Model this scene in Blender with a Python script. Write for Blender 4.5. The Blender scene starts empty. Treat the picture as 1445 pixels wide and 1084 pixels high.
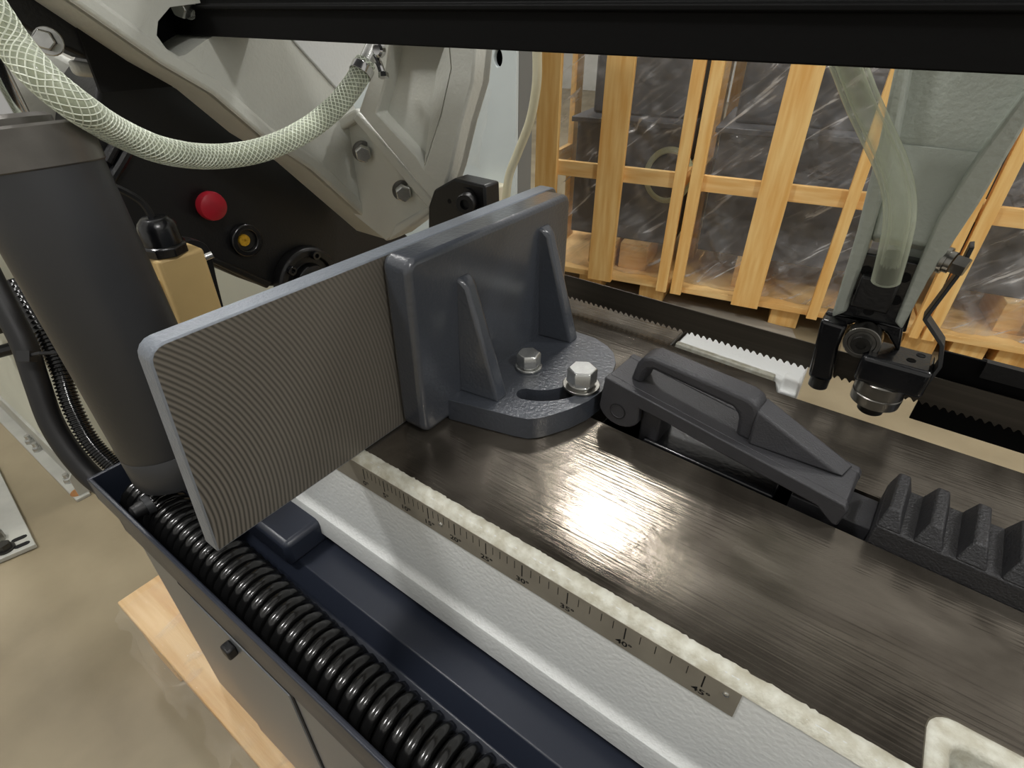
import bpy, bmesh, math, random
from mathutils import Vector as V, Matrix, noise
from mathutils.geometry import tessellate_polygon
random.seed(7)
S = bpy.context.scene
COL = S.collection

# ------------------------------------------------------------------ camera
IW, IH, FPX = 1445, 1084, 772.2
YAW, PITCH, ROLL = math.radians(125.865), math.radians(34.176), math.radians(.339)
CAM = V((0, 0, .30))
F0 = V((math.cos(YAW), math.sin(YAW), 0)); R0 = V((math.sin(YAW), -math.cos(YAW), 0)); U0 = V((0, 0, 1))
FW = F0 * math.cos(PITCH) - U0 * math.sin(PITCH)
UP0 = F0 * math.sin(PITCH) + U0 * math.cos(PITCH)
RT = R0 * math.cos(ROLL) + UP0 * math.sin(ROLL)
UP = -R0 * math.sin(ROLL) + UP0 * math.cos(ROLL)
cd = bpy.data.cameras.new('camera'); cam = bpy.data.objects.new('camera', cd); COL.objects.link(cam)
cd.sensor_fit = 'HORIZONTAL'; cd.sensor_width = 36; cd.lens = 36 * FPX / IW; cd.clip_start = .01; cd.clip_end = 60
cam.matrix_world = Matrix(((RT.x, UP.x, -FW.x, CAM.x), (RT.y, UP.y, -FW.y, CAM.y), (RT.z, UP.z, -FW.z, CAM.z), (0, 0, 0, 1)))
S.camera = cam

# ------------------------------------------------------------------ world, exposure
S.view_settings.view_transform = 'Standard'
try: S.view_settings.look = 'None'
except Exception: pass
S.view_settings.gamma = 1; S.view_settings.use_curve_mapping = False
S.view_settings.exposure = -.06
w = bpy.data.worlds.new('world'); S.world = w; w.use_nodes = True
w.node_tree.nodes['Background'].inputs[0].default_value = (1.0, .97, .91, 1)
w.node_tree.nodes['Background'].inputs[1].default_value = .55
LAMP_STRENGTH = 118.0
LAMPS = [(-1.2, 2.85), (2.4, 2.4), (-1.6, -1.0), (2.6, -.6), (-4.2, 1.2)]
LAMP_Z = 3.2
FLOOR = -.64

# ------------------------------------------------------------------ measuring helpers
def ray(px, py):
    return RT * ((px - IW / 2) / FPX) - UP * ((py - IH / 2) / FPX) + FW
def at(px, py, ax, val):
    d = ray(px, py); i = 'xyz'.index(ax)
    return CAM + d * ((val - CAM[i]) / d[i])
def atd(px, py, depth):
    return CAM + ray(px, py) * depth

# ------------------------------------------------------------------ materials
MATS = {}
def nd(nt, t, **kw):
    n = nt.nodes.new(t)
    for k, v in kw.items():
        setattr(n, k, v)
    return n
def lin(c):
    return tuple(((x / 255) / 12.92 if x / 255 <= .04045 else ((x / 255 + .055) / 1.055) ** 2.4) for x in c) + (1,)
def mat(name, c, rough=.5, metal=0.0, var=0.0, vscale=20.0, bump=0.0, bscale=200.0, stretch=(1, 1, 1), c2=None, coat=0.0, detail=4.0, spec=.5):
    m = bpy.data.materials.new(name); m.use_nodes = True; nt = m.node_tree
    b = nt.nodes['Principled BSDF']; b.inputs['Roughness'].default_value = rough; b.inputs['Metallic'].default_value = metal
    b.inputs['Specular IOR Level'].default_value = spec
    if coat: b.inputs['Coat Weight'].default_value = coat; b.inputs['Coat Roughness'].default_value = .15
    col = lin(c); b.inputs['Base Color'].default_value = col
    if var or c2 or bump:
        g = nd(nt, 'ShaderNodeNewGeometry'); mp = nd(nt, 'ShaderNodeMapping'); mp.inputs['Scale'].default_value = stretch
        nt.links.new(g.outputs['Position'], mp.inputs['Vector'])
    if var or c2:
        n = nd(nt, 'ShaderNodeTexNoise'); n.inputs['Scale'].default_value = vscale; n.inputs['Detail'].default_value = detail
        nt.links.new(mp.outputs[0], n.inputs['Vector'])
        cr = nd(nt, 'ShaderNodeValToRGB'); cr.color_ramp.elements[0].position = .35; cr.color_ramp.elements[1].position = .68
        c2l = lin(c2) if c2 else tuple(x * (1 - var) for x in col[:3]) + (1,)
        cr.color_ramp.elements[0].color = c2l; cr.color_ramp.elements[1].color = col
        nt.links.new(n.outputs[0], cr.inputs[0]); nt.links.new(cr.outputs[0], b.inputs['Base Color'])
    if bump:
        n2 = nd(nt, 'ShaderNodeTexNoise'); n2.inputs['Scale'].default_value = bscale; n2.inputs['Detail'].default_value = 3
        nt.links.new(mp.outputs[0], n2.inputs['Vector'])
        bp = nd(nt, 'ShaderNodeBump'); bp.inputs['Strength'].default_value = bump; bp.inputs['Distance'].default_value = .002
        nt.links.new(n2.outputs[0], bp.inputs['Height']); nt.links.new(bp.outputs[0], b.inputs['Normal'])
    MATS[name] = m
    return m

mat('floor', (150, 138, 112), .5, 0, .22, 3.2, .15, 60, c2=(118, 107, 84), detail=9)
mat('wall', (196, 196, 190), .8, 0, .05, 2)
mat('white_paint', (206, 208, 206), .42, 0, .05, 12, .35, 260, coat=.1)
mat('edge_paint', (212, 212, 200), .45, 0, .2, 120, .35, 500, c2=(180, 176, 158))
mat('head_paint', (206, 207, 198), .45, 0, .12, 9, .35, 220, coat=.1)
mat('arm_paint', (188, 194, 184), .4, 0, .1, 14, .5, 200, coat=.15)
mat('jaw_paint', (62, 66, 73), .28, 0, .1, 25, .26, 330, coat=.8)
mat('plate_edge', (118, 124, 132), .4, .1, .15, 40, .3, 400)
mat('tray_blue', (37, 42, 54), .38, 0, .12, 8, .1, 90)
mat('panel_grey', (112, 116, 120), .33, .35, .05, 5, .06, 300)
mat('black_paint', (16, 16, 17), .42, 0, .2, 14, .15, 240)
mat('beam_black', (6, 6, 6), .7, 0, .1, 20, .1, 200, spec=.15)
mat('gloss_black', (15, 16, 19), .25, 0, .2, 30, .15, 260, coat=.3)
mat('cast_black', (50, 50, 53), .5, 0, .15, 60, .22, 700)
mat('rack_black', (40, 40, 42), .5, 0, .2, 90, .5, 600)
mat('coil_black', (17, 17, 17), .2, 0, 0, 20, 0, coat=.3)
mat('rubber_black', (22, 22, 23), .5, 0, .1, 40)
mat('cyl_grey', (54, 55, 57), .42, .15, .12, 12, .05, 300)
mat('cap_grey', (108, 105, 100), .34, .5, .3, 25, .1, 120)
mat('chrome', (205, 205, 205), .12, 1)
mat('zinc', (204, 205, 202), .25, .85, .12, 150)
mat('steel', (150, 148, 142), .3, 1, .2, 60)
mat('dark_steel', (70, 69, 66), .35, .8, .2, 60)
mat('blade_steel', (92, 86, 77), .42, .5, .3, 30, stretch=(.06, 1, 6))
mat('scale_metal', (158, 152, 138), .42, .35, .15, 40, .04, 300)
mat('print_black', (14, 14, 14), .5)
mat('red', (166, 24, 42), .4, 0, .1, 60)
mat('amber', (206, 160, 40), .35, 0, .3, 300)
mat('switch_yellow', (212, 182, 124), .5, 0, .06, 30)
mat('crate_wood', (246, 208, 138), .6, 0, .3, 9, .15, 120, stretch=(6, 6, .5), c2=(230, 176, 98))
mat('crate_rail', (243, 208, 145), .6, 0, .3, 9, .15, 120, stretch=(.6, .6, 6), c2=(228, 178, 106))
mat('pallet_wood', (214, 184, 138), .5, 0, .3, 10, .2, 100, stretch=(.5, 6, 6), c2=(192, 152, 100))
mat('crate_machine', (84, 86, 90), .5, 0, .1, 5)
mat('cab_white', (206, 208, 194), .5, 0, .08, 4)
mat('cab_foot', (178, 178, 170), .45, .2, .2, 14)
mat('rust', (160, 110, 60), .8, 0, .3, 60)
mat('panel_blue', (196, 204, 204), .5, 0, .05, 5)
mat('panel_side', (118, 120, 118), .5, 0, .05, 5)
mat('mat_grey', (146, 140, 128), .8, 0, .15, 10)
mat('beige', (206, 200, 176), .5)
mat('dark_hole', (4, 4, 4), .9)
mat('ring_hose', (190, 196, 160), .35, 0, .1, 30)

def see_through(name, c, fac, rough, spec_bump=0.0, bscale=30.0, stretch=(1, 1, 1), fold_glints=0.0, rimf=.5):
    m = bpy.data.materials.new(name); m.use_nodes = True; nt = m.node_tree
    b = nt.nodes['Principled BSDF']; b.inputs['Base Color'].default_value = lin(c); b.inputs['Roughness'].default_value = rough
    b.inputs['Specular IOR Level'].default_value = .6
    t = nd(nt, 'ShaderNodeBsdfTransparent'); mx = nd(nt, 'ShaderNodeMixShader'); fr = nd(nt, 'ShaderNodeLayerWeight'); fr.inputs[0].default_value = .35
    ad = nd(nt, 'ShaderNodeMath', operation='MULTIPLY_ADD'); ad.inputs[1].default_value = rimf; ad.inputs[2].default_value = fac; ad.use_clamp = True
    nt.links.new(fr.outputs['Facing'], ad.inputs[0]); nt.links.new(ad.outputs[0], mx.inputs[0])
    nt.links.new(t.outputs[0], mx.inputs[1]); nt.links.new(b.outputs[0], mx.inputs[2])
    nt.links.new(mx.outputs[0], nt.nodes['Material Output'].inputs[0])
    if spec_bump:
        g = nd(nt, 'ShaderNodeNewGeometry'); mp = nd(nt, 'ShaderNodeMapping'); mp.inputs['Scale'].default_value = stretch
        n2 = nd(nt, 'ShaderNodeTexNoise'); n2.inputs['Scale'].default_value = bscale; n2.inputs['Detail'].default_value = 4; n2.inputs['Distortion'].default_value = 1.5
        bp = nd(nt, 'ShaderNodeBump'); bp.inputs['Strength'].default_value = spec_bump; bp.inputs['Distance'].default_value = .02
        nt.links.new(g.outputs['Position'], mp.inputs[0]); nt.links.new(mp.outputs[0], n2.inputs[0])
        nt.links.new(n2.outputs[0], bp.inputs['Height']); nt.links.new(bp.outputs[0], b.inputs['Normal'])
        if fold_glints:
            # opaque pale streaks: doubled-up film, plus specular glints painted into the opacity
            mp2 = nd(nt, 'ShaderNodeMapping'); mp2.vector_type = 'TEXTURE'; mp2.inputs['Rotation'].default_value = (0, .85, 0); mp2.inputs['Scale'].default_value = (.08, .35, .55)
            n3 = nd(nt, 'ShaderNodeTexNoise'); n3.inputs['Scale'].default_value = 2.6; n3.inputs['Detail'].default_value = 6; n3.inputs['Distortion'].default_value = 1.1
            nt.links.new(g.outputs['Position'], mp2.inputs[0]); nt.links.new(mp2.outputs[0], n3.inputs[0])
            cr = nd(nt, 'ShaderNodeValToRGB'); e = cr.color_ramp.elements
            e[0].position = .46; e[0].color = (0, 0, 0, 1); e[1].position = .70; e[1].color = (1, 1, 1, 1); e2 = e.new(.61); e2.color = (.16, .16, .16, 1)
            nt.links.new(n3.outputs[0], cr.inputs[0])
            a2 = nd(nt, 'ShaderNodeMath', operation='MULTIPLY_ADD'); a2.inputs[1].default_value = fold_glints
            nt.links.new(cr.outputs[0], a2.inputs[0]); nt.links.new(ad.outputs[0], a2.inputs[2]); a2.use_clamp = True
            nt.links.new(a2.outputs[0], mx.inputs[0])
    MATS[name] = m
see_through('film', (200, 200, 200), .13, .12, 1.0, 8, (1, 1, 1.6), fold_glints=.8)
see_through('film_pallet', (225, 215, 200), .03, .10, .9, 14, fold_glints=.25, rimf=.15)
see_through('clear_green', (220, 228, 204), .14, .08, rimf=.75)
see_through('clear_cream', (206, 200, 172), .6, .2)
see_through('braid_clear', (196, 204, 186), .38, .15)
mat('braid', (232, 238, 222), .45)

# machined table top: brown-grey steel with wiped oil, swirled fine tool lines
def table_mat():
    m = mat('table_metal', (128, 121, 108), .34, .8); nt = m.node_tree; b = nt.nodes['Principled BSDF']
    g = nd(nt, 'ShaderNodeNewGeometry')
    n1 = nd(nt, 'ShaderNodeTexNoise'); n1.inputs['Scale'].default_value = 9; n1.inputs['Detail'].default_value = 7; n1.inputs['Roughness'].default_value = .62; n1.inputs['Distortion'].default_value = .9
    nt.links.new(g.outputs['Position'], n1.inputs[0])
    cr = nd(nt, 'ShaderNodeValToRGB'); e = cr.color_ramp.elements
    e[0].position = .32; e[0].color = lin((80, 74, 66)); e[1].position = .7; e[1].color = lin((134, 127, 116))
    nt.links.new(n1.outputs[0], cr.inputs[0]); nt.links.new(cr.outputs[0], b.inputs['Base Color'])
    rr = nd(nt, 'ShaderNodeMapRange'); rr.inputs[1].default_value = .3; rr.inputs[2].default_value = .7; rr.inputs[3].default_value = .15; rr.inputs[4].default_value = .27
    nt.links.new(n1.outputs[0], rr.inputs[0]); nt.links.new(rr.outputs[0], b.inputs['Roughness'])
    mp = nd(nt, 'ShaderNodeMapping'); mp.inputs['Scale'].default_value = (14, 420, 1); mp.inputs['Rotation'].default_value = (0, 0, .12)
    nt.links.new(g.outputs['Position'], mp.inputs[0])
    n2 = nd(nt, 'ShaderNodeTexNoise'); n2.inputs['Scale'].default_value = 1; n2.inputs['Detail'].default_value = 3; n2.inputs['Distortion'].default_value = .4
    nt.links.new(mp.outputs[0], n2.inputs[0])
    bp = nd(nt, 'ShaderNodeBump'); bp.inputs['Strength'].default_value = .24; bp.inputs['Distance'].default_value = .0010
    nt.links.new(n2.outputs[0], bp.inputs['Height'])
    n3 = nd(nt, 'ShaderNodeTexNoise'); n3.inputs['Scale'].default_value = 30; n3.inputs['Detail'].default_value = 4; n3.inputs['Distortion'].default_value = 2
    nt.links.new(g.outputs['Position'], n3.inputs[0])
    bp2 = nd(nt, 'ShaderNodeBump'); bp2.inputs['Strength'].default_value = .10; bp2.inputs['Distance'].default_value = .0015
    nt.links.new(n3.outputs[0], bp2.inputs['Height']); nt.links.new(bp.outputs[0], bp2.inputs['Normal'])
    nt.links.new(bp2.outputs[0], b.inputs['Normal'])
table_mat()
# jaw face: concentric milling arcs
def milled_mat():
    m = mat('milled', (112, 108, 98), .45, .35); nt = m.node_tree; b = nt.nodes['Principled BSDF']
    g = nd(nt, 'ShaderNodeNewGeometry'); sp = nd(nt, 'ShaderNodeSeparateXYZ'); nt.links.new(g.outputs['Position'], sp.inputs[0])
    def mth(op, a, bb=None):
        n = nd(nt, 'ShaderNodeMath', operation=op)
        for i, x in enumerate((a, bb)):
            if x is None: continue
            if isinstance(x, (int, float)): n.inputs[i].default_value = x
            else: nt.links.new(x, n.inputs[i])
        return n.outputs[0]
    dy = mth('SUBTRACT', sp.outputs['Y'], -.03); dz = mth('SUBTRACT', sp.outputs['Z'], .035)
    r = mth('SQRT', mth('ADD', mth('MULTIPLY', dy, dy), mth('MULTIPLY', dz, dz)))
    nz = nd(nt, 'ShaderNodeTexNoise'); nz.inputs['Scale'].default_value = 60; nt.links.new(g.outputs['Position'], nz.inputs[0])
    ph = mth('ADD', mth('MULTIPLY', r, 2 * math.pi / .0031), mth('MULTIPLY', nz.outputs[0], 1.6))
    s = mth('MULTIPLY', mth('ADD', mth('SINE', ph), 1.0), .5)
    # lines fade towards the lower right end of the plate
    fd = nd(nt, 'ShaderNodeMapRange'); fd.inputs[1].default_value = .34; fd.inputs[2].default_value = .12; fd.inputs[3].default_value = .25; fd.inputs[4].default_value = .9
    nt.links.new(r, fd.inputs[0])
    mx = nd(nt, 'ShaderNodeMix', data_type='RGBA'); mx.inputs[6].default_value = lin((117, 112, 103)); mx.inputs[7].default_value = lin((56, 53, 48))
    nt.links.new(mth('MULTIPLY', mth('POWER', s, 1.35), fd.outputs[0]), mx.inputs[0]); nt.links.new(mx.outputs[2], b.inputs['Base Color'])
    bp = nd(nt, 'ShaderNodeBump'); bp.inputs['Strength'].default_value = .25; bp.inputs['Distance'].default_value = .0008
    nt.links.new(s, bp.inputs['Height']); nt.links.new(bp.outputs[0], b.inputs['Normal'])
milled_mat()
def emis(name, c, s):
    m = bpy.data.materials.new(name); m.use_nodes = True; nt = m.node_tree; b = nt.nodes['Principled BSDF']
    b.inputs['Base Color'].default_value = (.8, .8, .8, 1); b.inputs['Emission Color'].default_value = c; b.inputs['Emission Strength'].default_value = s
    MATS[name] = m
emis('lamp_glow', (1.0, .985, .965, 1), LAMP_STRENGTH)

# ------------------------------------------------------------------ object helpers
ORG = {}
def tag(o, label=None, cat=None, group=None, kind=None):
    if label: o['label'] = label
    if cat: o['category'] = cat
    if group: o['group'] = group
    if kind: o['kind'] = kind
    return o
def thing(name, loc, label, cat, group=None):
    o = bpy.data.objects.new(name, None); COL.objects.link(o); o.location = loc; o.empty_display_size = .02
    ORG[o.as_pointer()] = V(loc)
    return tag(o, label, cat, group)
def obj(name, vf, m, parent=None, bevel=0.0, seg=2, smooth=True, ang=35, label=None):
    vs, fs = vf
    if parent is not None: org = ORG[parent.as_pointer()]
    else:
        xs = [v[0] for v in vs]; ys = [v[1] for v in vs]; zs = [v[2] for v in vs]
        org = V(((min(xs) + max(xs)) / 2, (min(ys) + max(ys)) / 2, min(zs)))
    me = bpy.data.meshes.new(name)
    me.from_pydata([tuple(V(v) - org) for v in vs], [], [tuple(f) for f in fs])
    bm = bmesh.new(); bm.from_mesh(me)
    bmesh.ops.remove_doubles(bm, verts=bm.verts, dist=1e-6)
    bmesh.ops.recalc_face_normals(bm, faces=bm.faces)
    bm.to_mesh(me); bm.free()
    ml = m if isinstance(m, (list, tuple)) else [m]
    for k in ml: me.materials.append(MATS[k])
    if smooth:
        me.polygons.foreach_set('use_smooth', [True] * len(me.polygons)); me.set_sharp_from_angle(angle=math.radians(ang))
    o = bpy.data.objects.new(name, me); COL.objects.link(o)
    ORG[o.as_pointer()] = org
    if parent is not None: o.parent = parent
    else: o.location = org
    if bevel:
        md = o.modifiers.new('bevel', 'BEVEL'); md.width = bevel; md.segments = seg; md.limit_method = 'ANGLE'; md.angle_limit = math.radians(30)
    if label: o['label'] = label
    return o
def join(*parts):
    vs, fs = [], []
    for v, f in parts:
        k = len(vs); vs += [V(x) for x in v]; fs += [tuple(i + k for i in g) for g in f]
    return vs, fs
def box(x0, x1, y0, y1, z0, z1):
    vs = [V((x, y, z)) for x in (x0, x1) for y in (y0, y1) for z in (z0, z1)]
    return vs, [(0, 1, 3, 2), (4, 6, 7, 5), (0, 4, 5, 1), (2, 3, 7, 6), (0, 2, 6, 4), (1, 5, 7, 3)]
def obox(c, ax, ay, az, sx, sy, sz):
    """box centred at c with half sizes along given axes"""
    c = V(c); ax, ay, az = V(ax).normalized(), V(ay).normalized(), V(az).normalized()
    vs, fs = box(-sx, sx, -sy, sy, -sz, sz)
    return [c + ax * v.x + ay * v.y + az * v.z for v in vs], fs
def prism(poly, off, holes=()):
    """extrude a planar polygon (with holes) by a vector"""
    off = V(off); loops = [[V(p) for p in poly]] + [[V(p) for p in h] for h in holes]
    flat = [p for l in loops for p in l]; n = len(flat)
    vs = flat + [p + off for p in flat]; fs = []
    if len(loops) == 1:
        fs.append(tuple(range(n))); fs.append(tuple(reversed(range(n, 2 * n))))
    else:
        # tessellate in a stable 2D frame
        nrm = V((0, 0, 0)); l = loops[0]
        for i in range(len(l)): nrm += l[i].cross(l[(i + 1) % len(l)])
        nrm.normalize(); a = nrm.orthogonal().normalized(); b = nrm.cross(a)
        tri = tessellate_polygon([[V((p.dot(a), p.dot(b), 0)) for p in l] for l in loops])
        for t in tri: fs.append(tuple(t)); fs.append(tuple(i + n for i in reversed(t)))
    k = 0
    for l in loops:
        m = len(l)
        for i in range(m): fs.append((k + i, k + (i + 1) % m, n + k + (i + 1) % m, n + k + i))
        k += m
    return vs, fs
def frame(axis):
    a = V(axis).normalized(); u = a.orthogonal().normalized(); return a, u, a.cross(u)
def lathe(p, axis, prof, n=32, up=None, caps=True):
    """prof: list of (distance along axis, radius)"""
    a = V(axis).normalized(); u = V(up).normalized() if up else a.orthogonal().normalized(); u = (u - a * u.dot(a)).normalized(); w_ = a.cross(u); p = V(p)
    vs, fs = [], []
    for h, r in prof:
        for i in range(n):
            t = 2 * math.pi * i / n; vs.append(p + a * h + (u * math.cos(t) + w_ * math.sin(t)) * r)
    for j in range(len(prof) - 1):
        for i in range(n):
            fs.append((j * n + i, j * n + (i + 1) % n, (j + 1) * n + (i + 1) % n, (j + 1) * n + i))
    if caps: fs.append(tuple(range(n))); fs.append(tuple((len(prof) - 1) * n + i for i in range(n)))
    return vs, fs
def ring(p, axis, r0, r1, h, n=32):
    """washer with hole"""
    a, u, w_ = frame(axis); p = V(p); vs, fs = [], []
    for (hh, rr) in ((0, r0), (0, r1), (h, r1), (h, r0)):
        for i in range(n):
            t = 2 * math.pi * i / n; vs.append(p + a * hh + (u * math.cos(t) + w_ * math.sin(t)) * rr)
    for j in range(4):
        for i in range(n):
            fs.append((j * n + i, j * n + (i + 1) % n, ((j + 1) % 4) * n + (i + 1) % n, ((j + 1) % 4) * n + i))
    return vs, fs
def spline(pts, k=10):
    pts = [V(p) for p in pts]; P = [pts[0] * 2 - pts[1]] + pts + [pts[-1] * 2 - pts[-2]]; out = []
    for i in range(1, len(P) - 2):
        for j in range(k):
            t = j / k; a, b, c, d = P[i - 1], P[i], P[i + 1], P[i + 2]
            out.append(.5 * ((2 * b) + (c - a) * t + (2 * a - 5 * b + 4 * c - d) * t * t + (3 * b - a - 3 * c + d) * t ** 3))
    out.append(pts[-1]); return out
def frames(path):
    T = [(path[min(i + 1, len(path) - 1)] - path[max(i - 1, 0)]).normalized() for i in range(len(path))]
    u = T[0].orthogonal().normalized(); out = []
    for t in T:
        u = (u - t * u.dot(t)).normalized(); out.append((t, u, t.cross(u)))
    return out
def tube(path, r, n=12, caps=True):
    fr = frames(path); vs, fs = [], []
    for i, p in enumerate(path):
        rr = r(i) if callable(r) else r
        for j in range(n):
            t = 2 * math.pi * j / n; vs.append(p + (fr[i][1] * math.cos(t) + fr[i][2] * math.sin(t)) * rr)
    for i in range(len(path) - 1):
        for j in range(n):
            fs.append((i * n + j, i * n + (j + 1) % n, (i + 1) * n + (j + 1) % n, (i + 1) * n + j))
    if caps: fs.append(tuple(range(n))); fs.append(tuple((len(path) - 1) * n + j for j in range(n)))
    return vs, fs
def hexhead(p, axis, af, h, up=None):
    R = af / math.sqrt(3)
    return lathe(p, axis, [(0, R), (h * .85, R), (h, R * .9)], 6, up)
def sock(p, axis, r, h):
    """socket-head screw: knurled head with a hexagonal recess"""
    a = V(axis).normalized()
    return join(lathe(p, a, [(0, r), (h * .88, r), (h, r * .92), (h, r * .5), (h * .5, r * .5)], 20))
def arc(c, r, a0, a1, n, ax, ay):
    return [V(c) + V(ax) * (r * math.cos(a0 + (a1 - a0) * i / n)) + V(ay) * (r * math.sin(a0 + (a1 - a0) * i / n)) for i in range(n + 1)]
def rrect(x0, x1, y0, y1, r, mk, n=5):
    out = []
    for cx, cy, a in ((x1 - r, y1 - r, 0), (x0 + r, y1 - r, 90), (x0 + r, y0 + r, 180), (x1 - r, y0 + r, 270)):
        for i in range(n + 1):
            t = math.radians(a + 90 * i / n); out.append(mk(cx + r * math.cos(t), cy + r * math.sin(t)))
    return out
X, Y, Z = V((1, 0, 0)), V((0, 1, 0)), V((0, 0, 1))

# ================================================================== SETTING
o = obj('floor', box(-7, 6, -4, 8, FLOOR - .1, FLOOR), 'floor', smooth=False); tag(o, 'tan sealed concrete workshop floor', 'floor', kind='structure')
o = obj('wall_back', box(-7, 6, 8, 8.15, FLOOR, 4.2), 'wall', smooth=False); tag(o, 'plain pale workshop wall far behind the crates', 'wall', kind='structure')
o = obj('wall_left', box(-7.15, -7, -4, 8, FLOOR, 4.2), 'wall', smooth=False); tag(o, 'plain pale workshop wall far off to the left', 'wall', kind='structure')
lampwords = ['above the crates', 'above the far right floor', 'above the near left floor', 'behind the viewer', 'above the far left cabinet']
for i, (x, y) in enumerate(LAMPS):
    t = thing('ceiling_lamp', (x, y, LAMP_Z), 'square white ceiling lamp hanging ' + lampwords[i], 'lamp', 'ceiling lamps')
    obj('housing', box(x - .28, x + .28, y - .22, y + .22, LAMP_Z + .02, LAMP_Z + .08), 'wall', t, .01)
    obj('diffuser', box(x - .24, x + .24, y - .18, y + .18, LAMP_Z, LAMP_Z + .02), 'lamp_glow', t)

# ================================================================== SAW BASE (tray + cabinet)
sb = thing('bandsaw_stand', (-.1, .3, -.505), 'dark blue-grey sheet steel saw base with a coolant tray on top', 'machine base')
PY = .0865
tx0, tx1 = -.592, .5
prof = [(.0757, -.100), (.0757, -.128), (PY - .004, -.16), (PY - .004, -.185), (.66, -.185), (.66, -.10), (.655, -.10), (.655, -.15), (.16, -.15), (.147, -.168), (.084, -.168), (.0800, -.100)]
tray = obj('tray', prism([V((tx0, y, z)) for y, z in prof], (tx1 - tx0, 0, 0)), 'tray_blue', sb, .0012)
obj('tray_end', prism([V((tx0 - .004, y, z)) for y, z in [(.0757, -.100), (.0757, -.128), (PY - .004, -.16), (PY - .004, -.185), (.66, -.185), (.66, -.10)]], (.004, 0, 0)), 'tray_blue', sb, .001)
obj('tray_block', box(-.47, -.372, .15, .22, -.15, -.118), 'tray_blue', sb, .006)
px0 = -.583
obj('front_panel', box(px0, tx1, PY, .64, -.505, -.186), 'panel_grey', sb, .003)
dr = obj('door', join(box(-.475, -.305, PY - .0022, PY, -.50, -.2065)), 'panel_grey', sb, .0012)
k = at(333, 910, 'y', PY)
obj('latch', join(box(k.x - .007, k.x + .007, PY - .012, PY - .002, k.z - .007, k.z + .007)), 'black_paint', dr, .002)
# the dark gap around the door
obj('door_gap', join(box(-.500, -.300, PY - .0010, PY + .001, -.2062, -.2020), box(-.3048, -.3000, PY - .0010, PY + .001, -.50, -.2062)), 'dark_hole', sb)

# ================================================================== PALLET
zp = -.506
pc = at(165, 850, 'z', zp)
pl = thing('pallet', (-.2, .3, FLOOR), 'pale wooden pallet under the saw base', 'pallet')
yy = pc.y
for i in range(6):
    x0 = pc.x + (.0 if i != 1 else .004)
    obj('plank', box(x0, .7, yy, yy + .088, zp - .02, zp), 'pallet_wood', pl, .002)
    yy += .0915
for i in range(3):
    obj('stringer', box(pc.x + .02 + i * .68, pc.x + .11 + i * .68, pc.y + .004, yy - .004, zp - .105, zp - .0205), 'pallet_wood', pl, .002)
    obj('runner', box(pc.x + .02 + i * .68, pc.x + .11 + i * .68, pc.y + .004, yy - .004, FLOOR, zp - .1055), 'pallet_wood', pl, .002)
def film(name, p0, du, dv, nu, nv, amp, freq, m, parent=None, seed=0, ridge=True):
    du, dv = V(du), V(dv); n = du.cross(dv).normalized(); vs, fs = [], []
    for i in range(nu + 1):
        for j in range(nv + 1):
            p = V(p0) + du * (i / nu) + dv * (j / nv)
            q = p * freq + V((seed * 7.1, seed * 3.3, seed))
            h = noise.noise(q) * .6 + (abs(noise.noise(q * 2.3 + V((3, 1, 2)))) * .8 if ridge else 0)
            vs.append(p + n * (amp * h) + du.normalized() * (amp * .5 * noise.noise(q * 1.7)))
    for i in range(nu):
        for j in range(nv): fs.append((i * (nv + 1) + j, (i + 1) * (nv + 1) + j, (i + 1) * (nv + 1) + j + 1, i * (nv + 1) + j + 1))
    return vs, fs
# torn wrap hanging over the front board: a folded strip of film
pts = []; nu, nv = 46, 14; vs, fs = [], []
for i in range(nu + 1):
    xx = pc.x + .02 + .55 * i / nu
    for j in range(nv + 1):
        s = j / nv * .13
        if s < .075: p = V((xx, pc.y + .075 - s, zp + .002))
        else: p = V((xx, pc.y - .004 - (s - .075) * .35, zp - (s - .075)))
        q = p * 26; h = noise.noise(q) + .6 * abs(noise.noise(q * 2.2))
        p = p + V((.006 * noise.noise(q * 1.3), -.012 * abs(h) if s > .06 else 0, .006 * abs(h)))
        vs.append(p)
for i in range(nu):
    for j in range(nv):
        if j > 9 and noise.noise(V((i * .13, 2.2, 0))) < -.05: continue
        fs.append((i * (nv + 1) + j, (i + 1) * (nv + 1) + j, (i + 1) * (nv + 1) + j + 1, i * (nv + 1) + j + 1))
o = obj('plastic_film', (vs, fs), 'film_pallet'); tag(o, 'torn clear plastic wrap clinging to the front board of the pallet', 'plastic wrap')

# ================================================================== SAW TABLE
tb = thing('saw_table', (0, .35, -.15), 'cast saw table with bare machined steel top and white painted sides', 'machine table')
TX0, TX1 = -.47, .42
S0 = V((-.1525, .3566, 0)); SA = -.0456
SU = V((math.cos(SA), math.sin(SA), 0)); SV = V((-math.sin(SA), math.cos(SA), 0))
def sp(u, v, z): return S0 + SU * u + SV * v + Z * z
nk = at(1330, 1012, 'z', 0); nk2 = at(1445, 1062, 'z', 0); nl = at(1306, 1084, 'z', 0)
NX, NY = nk.x - .004, nk.y + .002
ledge = [(-.165, .60), (-.165, .523), (-.052, .5165), (-.046, .4985)]
top = [V((TX0, .207, 0)), V((NX - .002, .207, 0)), *[V((NX - .002 + .012 * (1 - math.cos(a)), NY - .012 + .012 * math.sin(a), 0)) for a in (0, .4, .8, 1.2, 1.57)], V((TX1, NY, 0)), V((TX1, .497, 0))] + [V((x, y, 0)) for x, y in reversed(ledge)] + [V((TX0, .60, 0))]
slot = [sp(-.02, 0, 0), sp(.56, 0, 0), sp(.56, .052, 0), sp(-.02, .052, 0)]
slot = [p for p in slot]
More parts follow.
